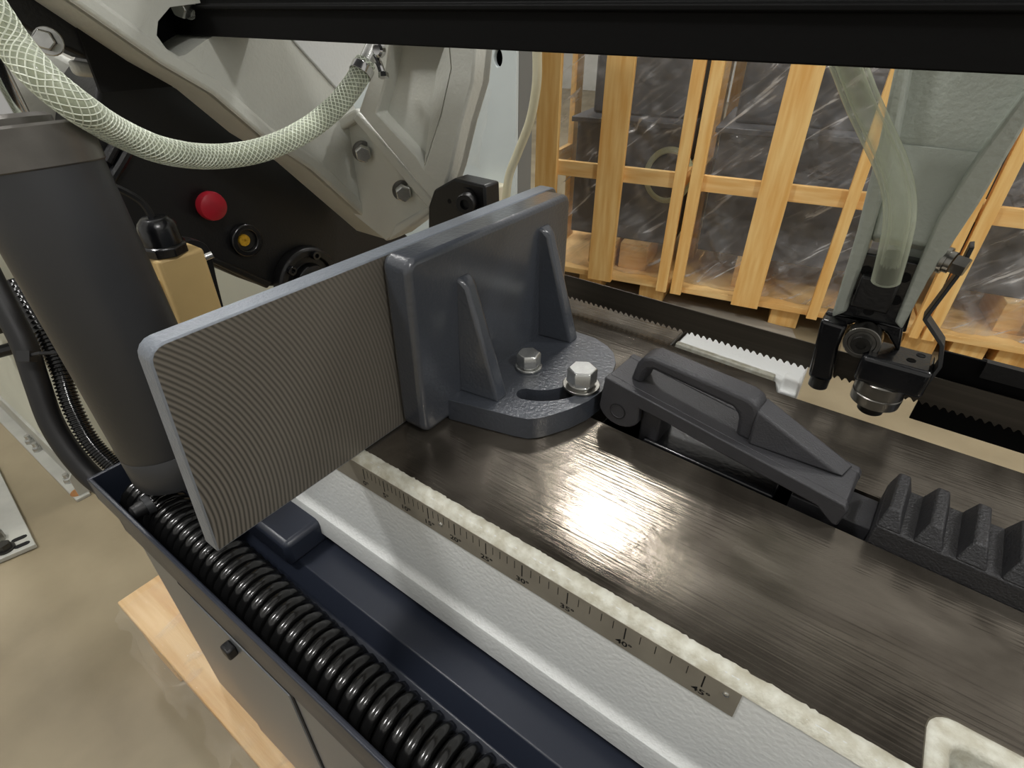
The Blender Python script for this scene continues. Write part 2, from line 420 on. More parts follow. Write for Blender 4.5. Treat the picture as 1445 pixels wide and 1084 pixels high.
# keep the slot inside the plate
slot = [sp(-.02, .0, 0), sp(.535, .0, 0), sp(.535, .052, 0), sp(-.02, .052, 0)]
obj('table_top', prism(top, (0, 0, -.024), [slot]), 'table_metal', tb, .0008, 1)
# front casting: rounded rough paint edge, front face, fillet and foot flange
ED = 14
pr_ = [(.2066, -.0002), (.2040, .0002), (.2005, -.0008), (.1982, -.003), (.197, -.006), (.197, -.099), (.1964, -.1035), (.1948, -.1060), (.1925, -.1075), (.1908, -.1085), (.1900, -.1105), (.1890, -.135), (.192, -.1365), (.24, -.1365), (.24, -.149), (.30, -.149), (.30, -.0245), (.2066, -.0245)]
obj('front_casting', prism([V((TX0, y, z)) for y, z in pr_], (TX1 - TX0, 0, 0)), 'white_paint', tb, 0, ang=28)
# ragged bright paint lip along the machined edge
vs, fs = [], []; N = 260
for i in range(N + 1):
    x = TX0 + (NX - TX0) * i / N
    j1 = .0009 * noise.noise(V((x * 90, 1, 0))) + .0012 * noise.noise(V((x * 400, 5, 0)))
    for y, z in ((.2072 + j1, .0001), (.2058, .0005), (.2020, .0003), (.1985, -.0022), (.1964, -.0062)):
        vs.append(V((x, y, z + .0004 * noise.noise(V((x * 400, y * 900, 2))))))
for i in range(N):
    for j in range(4): fs.append((i * 5 + j, (i + 1) * 5 + j, (i + 1) * 5 + j + 1, i * 5 + j + 1))
obj('painted_lip', (vs, fs), 'edge_paint', tb)
# notch at the near right corner with painted walls
co = [V((NX - .003 + .013 * (1 - math.cos(a)), NY - .012 + .013 * math.sin(a), .0008)) for a in (0, .26, .52, .78, 1.04, 1.3, 1.57)]
ci = [V((NX + .009 + .007 * (1 - math.cos(a)), NY - .0195 + .0075 * math.sin(a), .0008)) for a in (1.57, 1.3, 1.04, .78, .52, .26, 0)]
obj('notch_rim', prism([V((NX - .003, .199, .0008))] + co + [V((TX1, NY + .001, .0008)), V((TX1, NY - .012, .0008))] + ci + [V((NX + .009, .199, .0008))], (0, 0, -.06)), 'edge_paint', tb, .004, 3)
obj('notch_floor', box(NX + .004, TX1, .2, NY - .008, -.03, -.022), 'white_paint', tb, .001)
# painted rear ledge under the blade
obj('rear_ledge', prism([V((-.163, .5985, -.005)), V((-.163, .5255, -.005)), V((-.0525, .519, -.005)), V((-.0445, .502, -.005)), V((-.030, .502, -.005)), V((-.034, .5985, -.005))], (0, 0, -.05)), 'white_paint', tb, .002)
obj('ledge_rib', obox((-.108, .529, -.003), (1, -.055, 0), Y, Z, .053, .0035, .004), 'edge_paint', tb, .0015)
obj('ledge_gusset', prism([V((-.046, .503, .0)), V((-.030, .503, .0)), V((-.034, .56, -.006)), V((-.050, .56, -.006))], (0, 0, -.045)), 'white_paint', tb, .002)
obj('table_body', box(TX0 + .01, TX1 - .01, .301, .48, -.149, -.0245), 'white_paint', tb, .003)
# slot walls and floor (dark cast iron)
obj('slot_channel', prism([sp(-.02, -.004, -.0245), sp(.53, -.004, -.0245), sp(.53, .056, -.0245), sp(-.02, .056, -.0245)], (0, 0, -.004)), 'rack_black', tb)
# angle scale
sy = .1962
sc = obj('scale_strip', box(at(470, 650, 'y', sy).x - .03, at(1046, 985, 'y', sy).x, sy, sy + .0008, -.0302, -.0060), 'scale_metal', tb)
tick_px = [(510, 652), (538.6, 669), (568, 688.6), (602, 709), (640, 731.5), (685, 759), (737, 789), (802, 830), (885, 879.7), (998.5, 946)]
tx = [at(a, b, 'y', sy).x for a, b in tick_px]
parts = []
for i in range(10):
    parts.append(box(tx[i] - .0004, tx[i] + .0004, sy - .0001, sy + .0001, -.0202, -.0085))
    if i < 9:
        for j in range(1, 5):
            xx = tx[i] + (tx[i + 1] - tx[i]) * j / 5
            parts.append(box(xx - .00022, xx + .00022, sy - .0001, sy + .0001, -.0162, -.0085))
obj('tick_marks', join(*parts), 'print_black', sc)
def text_mesh(txt, size, org, ax, ay, m, parent, name, bold=.0):
    cu = bpy.data.curves.new('t', 'FONT'); cu.body = txt; cu.size = size; cu.align_x = 'CENTER'; cu.offset = bold
    to = bpy.data.objects.new('t', cu); COL.objects.link(to); bpy.context.view_layer.update()
    me = to.to_mesh(); vs = [V(org) + V(ax) * v.co.x + V(ay) * v.co.y for v in me.vertices]; fs = [tuple(p.vertices) for p in me.polygons]
    to.to_mesh_clear(); bpy.data.objects.remove(to); bpy.data.curves.remove(cu)
    return obj(name, (vs, fs), m, parent, smooth=False)
for i in range(10):
    text_mesh('%d°' % (5 * i), .0064, (tx[i] + .0006, sy - .00015, -.0268), X * 1.25, Z, 'print_black', sc, 'numeral', .00012)
for a, b in ((622, 740), (1024.5, 980)):
    p = at(a, b, 'y', sy); obj('rivet', lathe((p.x, sy, p.z), -Y, [(0, .0019), (.0006, .0018), (.0011, .0009)], 14), 'zinc', sc)

# ================================================================== VISE JAW
vj = thing('vise_jaw', (-.25, .36, 0), 'blue-grey cast fixed vise jaw with a long milled steel face plate', 'vise jaw')
JX = -.298; JT = .0155
mk = lambda y, z: V((JX, y, z))
# slightly tapered end as measured
pp = [mk(.0785, .0012)] + [mk(.0862 + .010 * (1 - math.cos(math.radians(a))), .1440 + .010 * math.sin(math.radians(a))) for a in (0, 22, 45, 68, 90)]
pp += [mk(.478 + .010 * math.sin(math.radians(a)), .1455 + .010 * math.cos(math.radians(a))) for a in (0, 22, 45, 68, 90)] + [mk(.488, .0012)]
ob = obj('jaw_plate', prism(pp, (-JT, 0, 0)), ['plate_edge', 'milled'], vj, .0012, 2, ang=30)
for p in ob.data.polygons:
    if abs(p.normal.x) > .9 and (p.center.x + vj.location.x) > JX - .001: p.material_index = 1
ob.modifiers['bevel'].material = 0
mk = lambda y, z: V((JX + .0006, y, z))
cs = obj('jaw_casting', prism(rrect(.2485, .4700, .0015, .1565, .010, mk), (.0270, 0, 0)), 'jaw_paint', vj, .005, 3)
BT = .022
# base plate outline
bpx = [(634, 564.6), (690, 579), (726, 588), (745, 591.5), (762, 590), (781, 585), (806, 577), (830, 566), (848, 553), (862, 534), (869, 512), (866, 498), (857, 488), (840, 477), (816, 469)]
bo = [at(a, b, 'z', BT) for a, b in bpx]
bo = [V((-.2715, bo[0].y, BT))] + bo + [V((-.2715, bo[-1].y + .01, BT))]
PV = V((-.2436, .3635, BT))
B2 = at(820, 545, 'z', BT)
rr = (V((B2.x, B2.y, 0)) - V((PV.x, PV.y, 0))).length
a2 = math.atan2(B2.y - PV.y, B2.x - PV.x)
e1 = at(742, 556, 'z', BT); a1 = math.atan2(e1.y - PV.y, e1.x - PV.x); r1 = math.hypot(e1.y - PV.y, e1.x - PV.x)
hw = .0085; NA = 12
def sl_pt(t, off):
    a = a1 + (a2 + .1 - a1) * t; r = r1 + (rr - r1) * t + off
    return V((PV.x + r * math.cos(a), PV.y + r * math.sin(a), BT))
hole = [sl_pt(i / NA, hw) for i in range(NA + 1)]
c_end = sl_pt(1, 0); d_end = (hole[-1] - c_end).normalized(); tng = Z.cross(d_end)
hole += [c_end + (d_end * math.cos(a) + tng * math.sin(a)) * hw for a in (math.pi * k / 6 for k in range(1, 6))]
hole += [sl_pt(1 - i / NA, -hw) for i in range(NA + 1)]
c_st = sl_pt(0, 0); d_st = (sl_pt(0, -hw) - c_st).normalized(); tng = Z.cross(d_st)
hole += [c_st + (d_st * math.cos(a) + tng * math.sin(a)) * hw for a in (math.pi * k / 6 for k in range(1, 6))]
obj('base_plate', prism(bo, (0, 0, -BT + .0008), [hole]), 'jaw_paint', vj, .0022, 3, ang=40)
# ribs: tapered gussets with draft
def rib(tp, bt):
    yt, zt = tp.y, tp.z; xb, yb = bt.x, bt.y
    x0 = -.2725; w0, w1 = .0062, .0098
    ym = (yt + yb) / 2
    vs = []
    # (x, z, halfwidth) back bottom, front bottom, front top, back top ; front edge narrower than root
    for x, z, hw_ in ((x0, BT - .001, .0135), (xb + .004, BT - .001, .0078), (x0 + .011, zt - .002, .0060), (x0 + .006, zt + .004, .0066), (x0, zt + .006, .0095)):
        t = min(1, max(0, (z - BT) / (zt - BT))); yc = yb + (yt - yb) * t
        vs.append(V((x, yc - hw_, z))); vs.append(V((x, yc + hw_, z)))
    fs = [(0, 2, 4, 6, 8), (1, 9, 7, 5, 3), (0, 1, 3, 2), (2, 3, 5, 4), (4, 5, 7, 6), (6, 7, 9, 8), (8, 9, 1, 0)]
    return vs, fs
for (tpx, bpx_) in (((663, 400), (705, 560)), ((776, 328), (806, 479))):
    obj('rib', rib(at(*tpx, 'x', -.264), at(*bpx_, 'z', BT)), 'jaw_paint', vj, .003, 3)
b1 = obj('hex_bolt', join(hexhead((PV.x, PV.y, BT + .0042), Z, .0200, .0125, up=(.9, -.3, 0)), lathe((PV.x, PV.y, BT + .0030), Z, [(0, .0098), (.0014, .0098)], 24)), 'zinc', vj, .0007, label='zinc plated hex bolt close to the jaw')
obj('washer', ring((PV.x, PV.y, BT + .0003), Z, .006, .0125, .0026), 'zinc', b1, .0005)
b2 = obj('hex_bolt', join(hexhead((B2.x, B2.y, BT + .0052), Z, .0236, .0145, up=(.8, .5, 0)), lathe((B2.x, B2.y, BT + .0028), Z, [(0, .0120), (.0024, .0120)], 24), lathe((B2.x, B2.y, .0012), Z, [(0, .0078), (BT + .002, .0078)], 18)), 'zinc', vj, .0007, label='zinc plated hex bolt in the curved slot')
obj('washer', ring((B2.x, B2.y, BT + .0003), Z, .008, .0168, .0025), 'steel', b2, .0005)

# ================================================================== VISE CLAMP (cam lever foot in the slot)
vc = thing('vise_clamp', sp(.09, .025, 0), 'black cast clamp lever with looped handle lying over the table slot', 'clamp')
Wd = .050
def sprof(pts, v0, v1): return prism([sp(u, v0, z) for u, z in pts], SV * (v1 - v0))
lobe = [(.0075 + .0195 * math.cos(math.radians(a)), .0200 + .0162 * math.sin(math.radians(a))) for a in range(190, 341, 15)]
def T(u): return .0475 - .1367 * (u + .0094)
side = [(-.0094, .0470)] + lobe + [(.0252, .0295), (.050, .0270), (.078, .0225), (.168, .0110), (.1765, .0040), (.1808, .0010), (.1842, .0012), (.1860, .0170), (.1835, .0212)]
sk = []
for v0, v1 in ((0, .0075), (Wd - .0075, Wd)):
    sk.append(obj('side_cheek', sprof(side, v0, v1), 'cast_black', vc, .0012, 2))
obj('top_web', sprof([(-.0088, .0466), (-.0088, .0370), (.075, .0265), (.160, .0150), (.176, .0110), (.1795, .0045), (.1825, .0018), (.1840, .0018), (.1853, .0170), (.1830, .0210)], .0072, Wd - .0072), 'cast_black', vc, .001)
# looped handle with a window
oz = [(.0065, .0430), (.0100, .0600), (.0145, .0680), (.0225, .0715), (.1000, .0660), (.1080, .0630), (.1110, .0570), (.1130, .0290),
      (.0995, .0300), (.0980, .0450), (.0960, .0505), (.0915, .0535), (.0265, .0600), (.0215, .0580), (.0190, .0540), (.0165, .0420)]
obj('handle', prism([sp(u, .015, z) for u, z in oz], SV * .022), 'cast_black', vc, .0035, 3)
# sloping fin from the handle down to the nose
fv = [sp(.109, .0150, .0595), sp(.109, .0380, .0590), sp(.110, .0105, .0300), sp(.110, .0480, .0300), sp(.176, .0270, .0225), sp(.180, .0470, .0220)]
obj('fin', (fv, [(0, 1, 5, 4), (0, 4, 2), (1, 3, 5), (0, 2, 3, 1), (2, 4, 5, 3)]), 'cast_black', vc, .0022, 2)
pn = sp(.0065, -.0001, .0185)
obj('pin', join(lathe(pn, -SV, [(0, .0066), (.0006, .0066), (.0006, .0060), (.0001, .0058)], 28)), 'cast_black', vc)
obj('pin_groove', ring(pn, -SV, .0064, .0073, .0005, 28), 'dark_hole', vc)
obj('slide_block', prism([sp(.030, .006, -.003), sp(.140, .006, -.003), sp(.140, .044, -.003), sp(.030, .044, -.003)], (0, 0, -.018)), 'gloss_black', vc, .002)
obj('pivot_block', prism([sp(.024, .010, .026), sp(.042, .010, .026), sp(.042, .040, .026), sp(.024, .040, .026)], (0, 0, -.040)), 'cast_black', vc, .002)

# ================================================================== TOOTHED RACK
rk = thing('toothed_rack', sp(.34, .026, -.02), 'black cast toothed rack bar lying in the table slot', 'rack')
RW = .052
obj('rack_bar', prism([sp(.2035, .0005, .0165), sp(.52, .0005, .0165), sp(.52, RW - .0005, .0165), sp(.2035, RW - .0005, .0165)], (0, 0, -.036)), 'rack_black', rk, .0015)
obj('link_bar', prism([sp(.150, .012, .001), sp(.2035, .012, .001), sp(.2035, .046, .001), sp(.150, .046, .001)], (0, 0, -.020)), 'cast_black', rk, .001)
for i in range(12):
    u = .2098 + i * .0232
    cw, bw = .0034, .0082
    lft = bw - (.002 if i == 0 else 0)
    fr_ = [sp(u - lft, .0005, .0160), sp(u + bw, .0005, .0160), sp(u + cw, .0075, .0295), sp(u - cw, .0075, .0295)]
    bk_ = [sp(u - lft, RW - .0005, .0160), sp(u + bw, RW - .0005, .0160), sp(u + cw, RW - .002, .0295), sp(u - cw, RW - .002, .0295)]
    obj('tooth', (fr_ + bk_, [(0, 1, 2, 3), (4, 7, 6, 5), (3, 2, 6, 7), (0, 3, 7, 4), (1, 5, 6, 2), (0, 4, 5, 1)]), 'rack_black', rk, .0012)

# ================================================================== BLADE
BY, BZ0, BZ1 = .541, .0088, .0378
outl = [V((.5, BY, BZ1)), V((-.50, BY, BZ1))]
pt = .0066; x = -.50
while x < .5 - pt:
    outl += [V((x, BY, BZ0 + .0032)), V((x + pt * .25, BY, BZ0 + .0032)), V((x + pt * .72, BY, BZ0)), V((x + pt * .80, BY, BZ0))]
    x += pt
outl.append(V((.5, BY, BZ0 + .003)))
vs_, fs_ = prism(outl, (0, .0013, 0))
o = obj('cutting_band', (vs_, fs_), 'blade_steel', smooth=False); tag(o, 'toothed band saw blade stretched level behind the table', 'saw blade')

# ================================================================== BLADE GUARD (right)
bg = thing('blade_guard', (.27, .56, -.04), 'black channel guard around the blade at the right of the roller guide', 'guard')
g0 = at(1283, 588, 'y', .556); g1 = at(1330, 492, 'y', .60)
gt = at(1330, 493, 'y', .556).z
obj('back_plate', box(g0.x, .5, .553, .556, g0.z, gt), 'beam_black', bg, .0005)
obj('rear_plate', box(g0.x + .028, .5, .5565, .5585, g0.z + .004, gt + .0005), 'black_paint', bg, .0005)
obj('inner_lip', box(g0.x + .03, .5, .5465, .5485, .046, .0605), 'black_paint', bg)
obj('lip_bridge', box(g0.x + .03, .5, .5485, .5532, .058, .0605), 'black_paint', bg)

# ================================================================== RIGHT GUIDE ARM
ga = thing('guide_arm', (0, .54, .02), 'grey-green cast blade guide arm with black roller block below the beam', 'guide arm')
AY = .525
def ay(px, py, y=AY): return at(px, py, 'y', y)
Lo = [ay(1172, 450), ay(1208, 330), ay(1240, 200), ay(1262, 97)]
Li = [ay(1194, 441), ay(1222, 360), ay(1262, 215), ay(1284, 97)]
Ro = [ay(1272, 466), ay(1310, 395), ay(1380, 290), ay(1445, 180), ay(1497, 97)]
Ri = [ay(1262, 455), ay(1296, 372), ay(1324, 308), ay(1375, 230), ay(1445, 134), ay(1470, 97)]
def up_to(ps, z):
    d = ps[-1] - ps[-2]; return ps + [ps[-1] + d * ((z - ps[-1].z) / d.z)]
Lo, Li, Ro, Ri = (up_to(p, .36) for p in (Lo, Li, Ro, Ri))
AB = .562
obj('rim', prism(Lo + list(reversed(Li)), (0, AB - AY, 0)), 'arm_paint', ga, .003, 2)
obj('rim', prism(Ro + list(reversed(Ri)), (0, AB - AY, 0)), 'arm_paint', ga, .003, 2)
wb = [V((p.x, AB - .012, p.z)) for p in Lo[1:]] + [V((p.x, AB - .012, p.z)) for p in reversed(Ro[1:])]
obj('web', prism(wb, (0, .010, 0)), 'arm_paint', ga)
# sloped shelf in the recess, catching the light
s0, s1, s2, s3 = ay(1252, 330, .545), ay(1312, 318, .545), ay(1335, 215, .545), ay(1270, 200, .545)
zt, zb = s3.z, s0.z
a_, b_, c_, d_ = V((Li[2].x - .004, .5485, zt)), V((Ri[3].x + .004, .5485, zt)), V((Ri[2].x + .003, .530, zb)), V((Li[1].x - .001, .530, zb))
e_, f_ = V((Ri[2].x + .003, .549, zb - .010)), V((Li[1].x - .001, .549, zb - .010))
obj('recess_shelf', ([a_, b_, c_, d_, e_, f_], [(0, 1, 2, 3), (3, 2, 4, 5), (0, 5, 4, 1), (0, 3, 5), (1, 4, 2)]), 'arm_paint', ga, .003, 3)
# black roller block
blk = obj('guide_block', prism([ay(1217, 356, .530), ay(1306, 374, .530), ay(1278, 470, .530), ay(1180, 452, .530)], (0, .016, 0)), 'gloss_black', ga, .0015)
for (a, b) in ((1222, 382), (1277, 392), (1212, 413), (1264, 424), (1226, 439)):
    p = ay(a, b, .5297); obj('screw_hole', lathe((p.x, p.y, p.z), -Y, [(0, .0042), (.0003, .0042), (.0003, .003), (-.002, .003)], 16), 'dark_hole', blk)
p = ay(1236, 412, .52); obj('hose_fitting', box(p.x - .014, p.x + .014, .516, .5305, p.z - .016, p.z + .012), 'black_paint', blk, .002)
GF = .512
# left prong
pL = [ay(1158, 451, GF), ay(1195, 462, GF), ay(1183, 490, GF), ay(1172, 540, GF), ay(1139, 532, GF)]
obj('left_prong', prism(pL, (0, .026, 0)), 'gloss_black', blk, .003, 2)
p = at(1152, 534, 'y', GF + .012); obj('left_roller_tip', lathe((p.x + .003, GF + .012, BZ0 - .004), Z, [(0, .0075), (.001, .0085), (.012, .0085)], 20), 'dark_steel', blk)
# bridge between prongs with a bearing facing the front
obj('bridge', prism([ay(1165, 440, .527), ay(1275, 462, .527), ay(1268, 500, .527), ay(1250, 470, .527), ay(1215, 453, .527), ay(1192, 462, .527), ay(1182, 485, .527), ay(1160, 475, .527)], (0, .012, 0)), 'gloss_black', blk, .002)
hb = ay(1216, 484, .512)
bb = obj('back_bearing', join(ring((hb.x, .5110, hb.z), Y, .0105, .0145, .016), lathe((hb.x, .5125, hb.z), Y, [(0, .0112), (.014, .0112)], 28)), 'steel', blk, .0006)
obj('bearing_bolt', sock((hb.x, .5125, hb.z), -Y, .0080, .006), 'dark_steel', bb)
# right prong block with roller below
rc = at(1237, 552, 'y', .520)
rcx, rcy = rc.x + .001, .5205
zr = rc.z
pr1 = [ay(1243, 486, .505), ay(1300, 500, .505), ay(1299, 545, .505), ay(1229, 535, .505)]
rbx0, rbx1 = rcx - .0225, rcx + .029
obj('right_prong', box(rbx0, rbx1, .499, .5395, zr + .0145, zr + .040), 'gloss_black', blk, .004, 3)
for (dx, dy) in ((.012, -.006), (.018, .008)):
    obj('screw_hole', lathe((rcx + dx, rcy + dy, zr + .0401), Z, [(0, .0035), (.0003, .0035), (.0003, .0026), (-.001, .0026)], 16), 'dark_hole', blk)
ro = obj('side_roller', lathe((rcx, rcy - .001, zr - .0105), Z, [(0, .014), (.0015, .0195), (.0105, .0200), (.0112, .0192), (.0122, .0192), (.013, .0200), (.0235, .0200), (.025, .0185)], 40), 'steel', blk, .0)
obj('roller_bolt', lathe((rcx, rcy - .001, zr - .0205), Z, [(0, .0095), (.001, .0105), (.011, .0105)], 24), 'dark_steel', ro)
# bent black strip bolted to the arm's right side
P = [at(1372, 345, 'y', .545), at(1352, 385, 'y', .540), at(1306, 446, 'y', .535), at(1330, 482, 'y', .522), at(1327, 512, 'y', .516), at(1305, 541, 'y', .512)]
sv, sf = [], []
for i, p in enumerate(P):
    wv = Y * .009
    n = V((1, 0, .35)).normalized() * .0016
    sv += [p - wv - n, p + wv - n, p + wv + n, p - wv + n]
for i in range(len(P) - 1):
    k = i * 4
    for j in range(4): sf.append((k + j, k + (j + 1) % 4, k + 4 + (j + 1) % 4, k + 4 + j))
sf += [(0, 1, 2, 3), tuple(len(sv) - 4 + j for j in range(4))]
st = obj('bent_strip', (sv, sf), 'black_paint', ga, .0005)
hbp = at(1346, 372, 'y', .533)
obj('hex_bolt', join(lathe(hbp, V((1, -.25, -.1)), [(-.008, .0105), (-.005, .0105)], 24), lathe(hbp, V((1, -.25, -.1)), [(-.005, .0085), (-.001, .0085)], 24), hexhead(hbp, V((1, -.25, -.1)), .014, .009)), 'steel', st)

# ================================================================== BOW: beam + left head casting
hd = thing('bandsaw_bow', (-.6, .5, 0), 'grey cast saw head with black top beam crossing above the table', 'saw head')
HX = -.73
bz0 = .2755
bmz = [(.400, bz0), (.400, .3008), (.3965, .3012), (.3965, .305), (.403, .306), (.403, .40), (.456, .40), (.456, bz0)]
obj('top_beam', prism([V((-.80, y, z)) for y, z in bmz], (1.45, 0, 0)), 'beam_black', hd, .001)
def hx(px, py, x=HX): return at(px, py, 'x', x)
low = [hx(97, 0), hx(228, 91), hx(300, 133), hx(374, 197), hx(439, 239), hx(549, 339)]
d0 = (low[0] - low[1]); low = [low[0] + d0 * .9] + low
outer = low + [hx(556, 300), hx(506, 168), hx(500, 150), hx(440, 60)]
outer += [V((HX, outer[-1].y + .01, .36))]
outer = outer + [V((HX, low[0].y, .36))] if low[0].z < .36 else outer
hole_px = [(221, 50), (223, 30), (240, 10), (300, 2), (330, 20), (320, 40), (292, 56), (283, 62), (262, 77), (252, 80), (236, 71)]
hcast = obj('head_casting', prism(outer, (-.085, 0, 0), [[hx(*p) for p in hole_px]]), 'head_paint', hd, .004, 2, ang=30)
obj('cavity', box(HX - .088, HX - .082, .30, .46, .22, .345), 'dark_hole', hd)
# raised edge rib along the sloping lower edge
rb = [p + V((.003, 0, 0)) for p in low]; off = V((0, .012, .014))
obj('edge_rib', prism(rb + [p + off for p in reversed(rb)], (-.02, 0, 0)), 'head_paint', hd, .005, 3)
def yy_(px, py, y): return at(px, py, 'y', y)
# bolted flange between head and guide arm
fl = obj('arm_flange', prism([yy_(450, 205, .585), yy_(503, 160, .585), yy_(560, 230, .585), yy_(612, 296, .585), yy_(570, 322, .585), yy_(545, 341, .585), yy_(500, 305, .585), yy_(440, 240, .585)], (0, .06, 0)), 'head_paint', hd, .003, 2)
obj('flange_rim', prism([yy_(445, 228, .570), yy_(470, 190, .570), yy_(500, 172, .570), yy_(506, 160, .570), yy_(500, 153, .570), yy_(462, 175, .570), yy_(437, 215, .570)], (0, .03, 0)), 'head_paint', hd, .004, 3)
obj('flange_rim', prism([yy_(503, 158, .565), yy_(617, 291, .565), yy_(607, 299, .565), yy_(497, 168, .565)], (0, .03, 0)), 'head_paint', hd, .003, 2)
obj('flange_rim', prism([yy_(607, 289, .570), yy_(617, 293, .570), yy_(560, 334, .570), yy_(546, 341, .570), yy_(556, 318, .570)], (0, .03, 0)), 'head_paint', hd, .004, 2)
for a, b in ((512, 213), (568, 268)):
    p = yy_(a, b, .582); axb = V((.75, -.62, -.1)).normalized()
    bt_ = obj('flange_bolt', join(lathe(p - axb * .006, axb, [(0, .0085), (.012, .0085)], 20), hexhead(p + axb * .006, axb, .0215, .013)), 'zinc', hd, .0008)
    obj('washer', lathe(p + axb * .001, axb, [(0, .0155), (.003, .0155)], 24), 'steel', bt_)
# left guide arm: recessed channel plate
LA = .548
oa = [yy_(506, 157, LA), yy_(540, 120, LA), yy_(550, 60, LA)]
oa = [yy_(506, 157, LA), yy_(522, 110, LA), yy_(535, 40, LA), yy_(660, 30, LA), yy_(670, 72, LA), yy_(666, 118, LA), yy_(650, 175, LA), yy_(636, 238, LA), yy_(618, 292, LA)]
ih = [yy_(531, 160, LA), yy_(545, 110, LA), yy_(552, 55, LA), yy_(632, 52, LA), yy_(636, 96, LA), yy_(622, 160, LA), yy_(598, 235, LA), yy_(594, 228, LA)]
obj('left_arm', prism(oa, (0, .034, 0), [ih]), 'head_paint', hd, .003, 2)
obj('left_arm_web', prism([V((p.x, LA + .020, p.z)) for p in oa], (0, .012, 0)), 'head_paint', hd)
obj('left_arm_bevel', prism([yy_(632, 52, LA + .002), yy_(636, 96, LA + .002), yy_(622, 160, LA + .002), yy_(598, 237, LA + .002), yy_(606, 175, LA + .018), yy_(616, 100, LA + .018)], (0, .004, 0)), 'head_paint', hd)
# left blade guide block
gb = obj('left_guide_block', prism([yy_(604, 292, .535), yy_(612, 268, .535), yy_(640, 252, .535), yy_(684, 262, .535), yy_(686, 306, .535), yy_(640, 330, .535), yy_(604, 345, .535)], (0, .03, 0)), 'black_paint', hd, .003)
p = yy_(660, 283, .534)
obj('socket_screw', join(lathe(p, -Y, [(0, .0155), (.003, .0155)], 28), sock(p + V((.004, -.003, 0)), V((.35, -1, 0)), .0125, .014)), 'black_paint', gb)
p = yy_(634, 284, .5349); obj('screw_hole', lathe(p, -Y, [(0, .003), (.0003, .003), (.0003, .002), (-.002, .002)], 14), 'dark_hole', gb)
# hex nut head on the beam
p = at(262, 8, 'y', .396); obj('beam_bolt', join(hexhead(p, V((.35, -1, -.15)), .02, .014), lathe(p, V((.35, -1, -.15)), [(-.004, .014), (0, .014)], 24)), 'zinc', hd, .0008)
obj('side_plate', prism([hx(412, 55, HX + .004), hx(470, 120, HX + .004), hx(498, 150, HX + .004), hx(540, 60, HX + .004), hx(500, 30, HX + .004)], (-.05, 0, 0)), 'white_paint', hd, .002)

# ================================================================== GEARBOX HOUSING (black, with red button)
gh = thing('gear_housing', (-.88, .4, -.11), 'black drive housing with a red knob below the sloping head casting', 'housing')
GX = -.86
def gx(px, py, x=GX): return at(px, py, 'x', x)
obj('housing_body', prism([gx(125, 220), gx(138, 120), gx(180, 60), gx(260, 90), gx(400, 190), gx(640, 385), gx(450, 404), gx(372, 405), gx(336, 392), gx(297, 374), gx(215, 345), gx(150, 320), gx(125, 270)], (-.12, 0, 0)), 'black_paint', gh, .006, 3)
obj('bottom_flange', prism([gx(290, 366, GX + .012), gx(300, 362, GX + .012), gx(385, 398, GX + .012), gx(378, 408, GX + .012)], (-.05, 0, 0)), 'black_paint', gh, .003)
p = gx(290, 288)
rk_ = lathe(p, X, [(0, .015), (.010, .015), (.011, .0205), (.018, .0212), (.024, .0195), (.0275, .013), (.0285, .004)], 40)
obj('red_button', rk_, 'red', gh)
p = gx(345, 338)
sg = obj('sight_glass', ring(p, X, .0165, .026, .011, 36), 'gloss_black', gh, .002)
obj('indicator_disc', lathe(p + X * .003, X, [(0, .0163), (.001, .0163)], 28), 'dark_steel', sg)
obj('amber_insert', lathe(p + X * .004 + V((0, -.004, .001)), X, [(0, .0095), (.004, .0090), (.004, .002), (.002, .002)], 24), 'amber', sg)
p = gx(430, 395)
cv = obj('round_cover', lathe(p, X, [(0, .064), (.016, .062), (.020, .058), (.020, .048), (.012, .046), (.012, .034), (.026, .032), (.028, .026)], 48), 'black_paint', gh, .001)
for a in (70, 135, 200, 290):
    q = p + V((.018, .050 * math.cos(math.radians(a)), .050 * math.sin(math.radians(a))))
    obj('cover_screw', sock(q, X, .008, .010), 'gloss_black', cv)
for pts, m_ in ((((185, 205), (168, 235), (150, 262)), 'gloss_black'), (((165, 200), (150, 228)), 'gloss_black')):
    obj('cast_rib', tube([gx(a, b, GX + .006) for a, b in pts], .007, 10), m_, gh)
# rounded black wheel cover at the very top left
wc = thing('wheel_cover', (-.86, .24, .2), 'rounded black wheel cover at the top left corner behind the braided hose', 'cover')
wpts = [(-120, -60), (95, -6), (140, 32), (186, 74), (180, 86), (160, 90), (120, 82), (80, 64), (30, 36), (-40, 10), (-120, -10)]
obj('cover_body', prism([gx(*p_, GX + .043) for p_ in wpts], (-.040, 0, 0)), 'black_paint', wc, .005, 3)
p = gx(68, 58, GX + .046)
obj('cover_bolt', join(hexhead(p, V((1, -.5, .1)), .018, .024), lathe(p, V((1, -.5, .1)), [(-.004, .014), (.001, .014)], 24)), 'zinc', wc, .001)
obj('lug', prism([gx(100, 84, GX + .02), gx(150, 92, GX + .02), gx(196, 100, GX + .02), gx(196, 114, GX + .02), gx(160, 112, GX + .02), gx(110, 108, GX + .02)], (-.018, 0, 0)), 'head_paint', wc, .006, 3)
o = obj('rear_casting', prism([gx(-130, 30, -.99), gx(60, 60, -.99), gx(170, 120, -.99), gx(160, 220, -.99), gx(60, 280, -.99), gx(-130, 300, -.99)], (-.05, 0, 0)), 'head_paint', None, .01, 3)
tag(o, 'grey painted casting seen between the braided hose and the cylinder cap', 'casting')

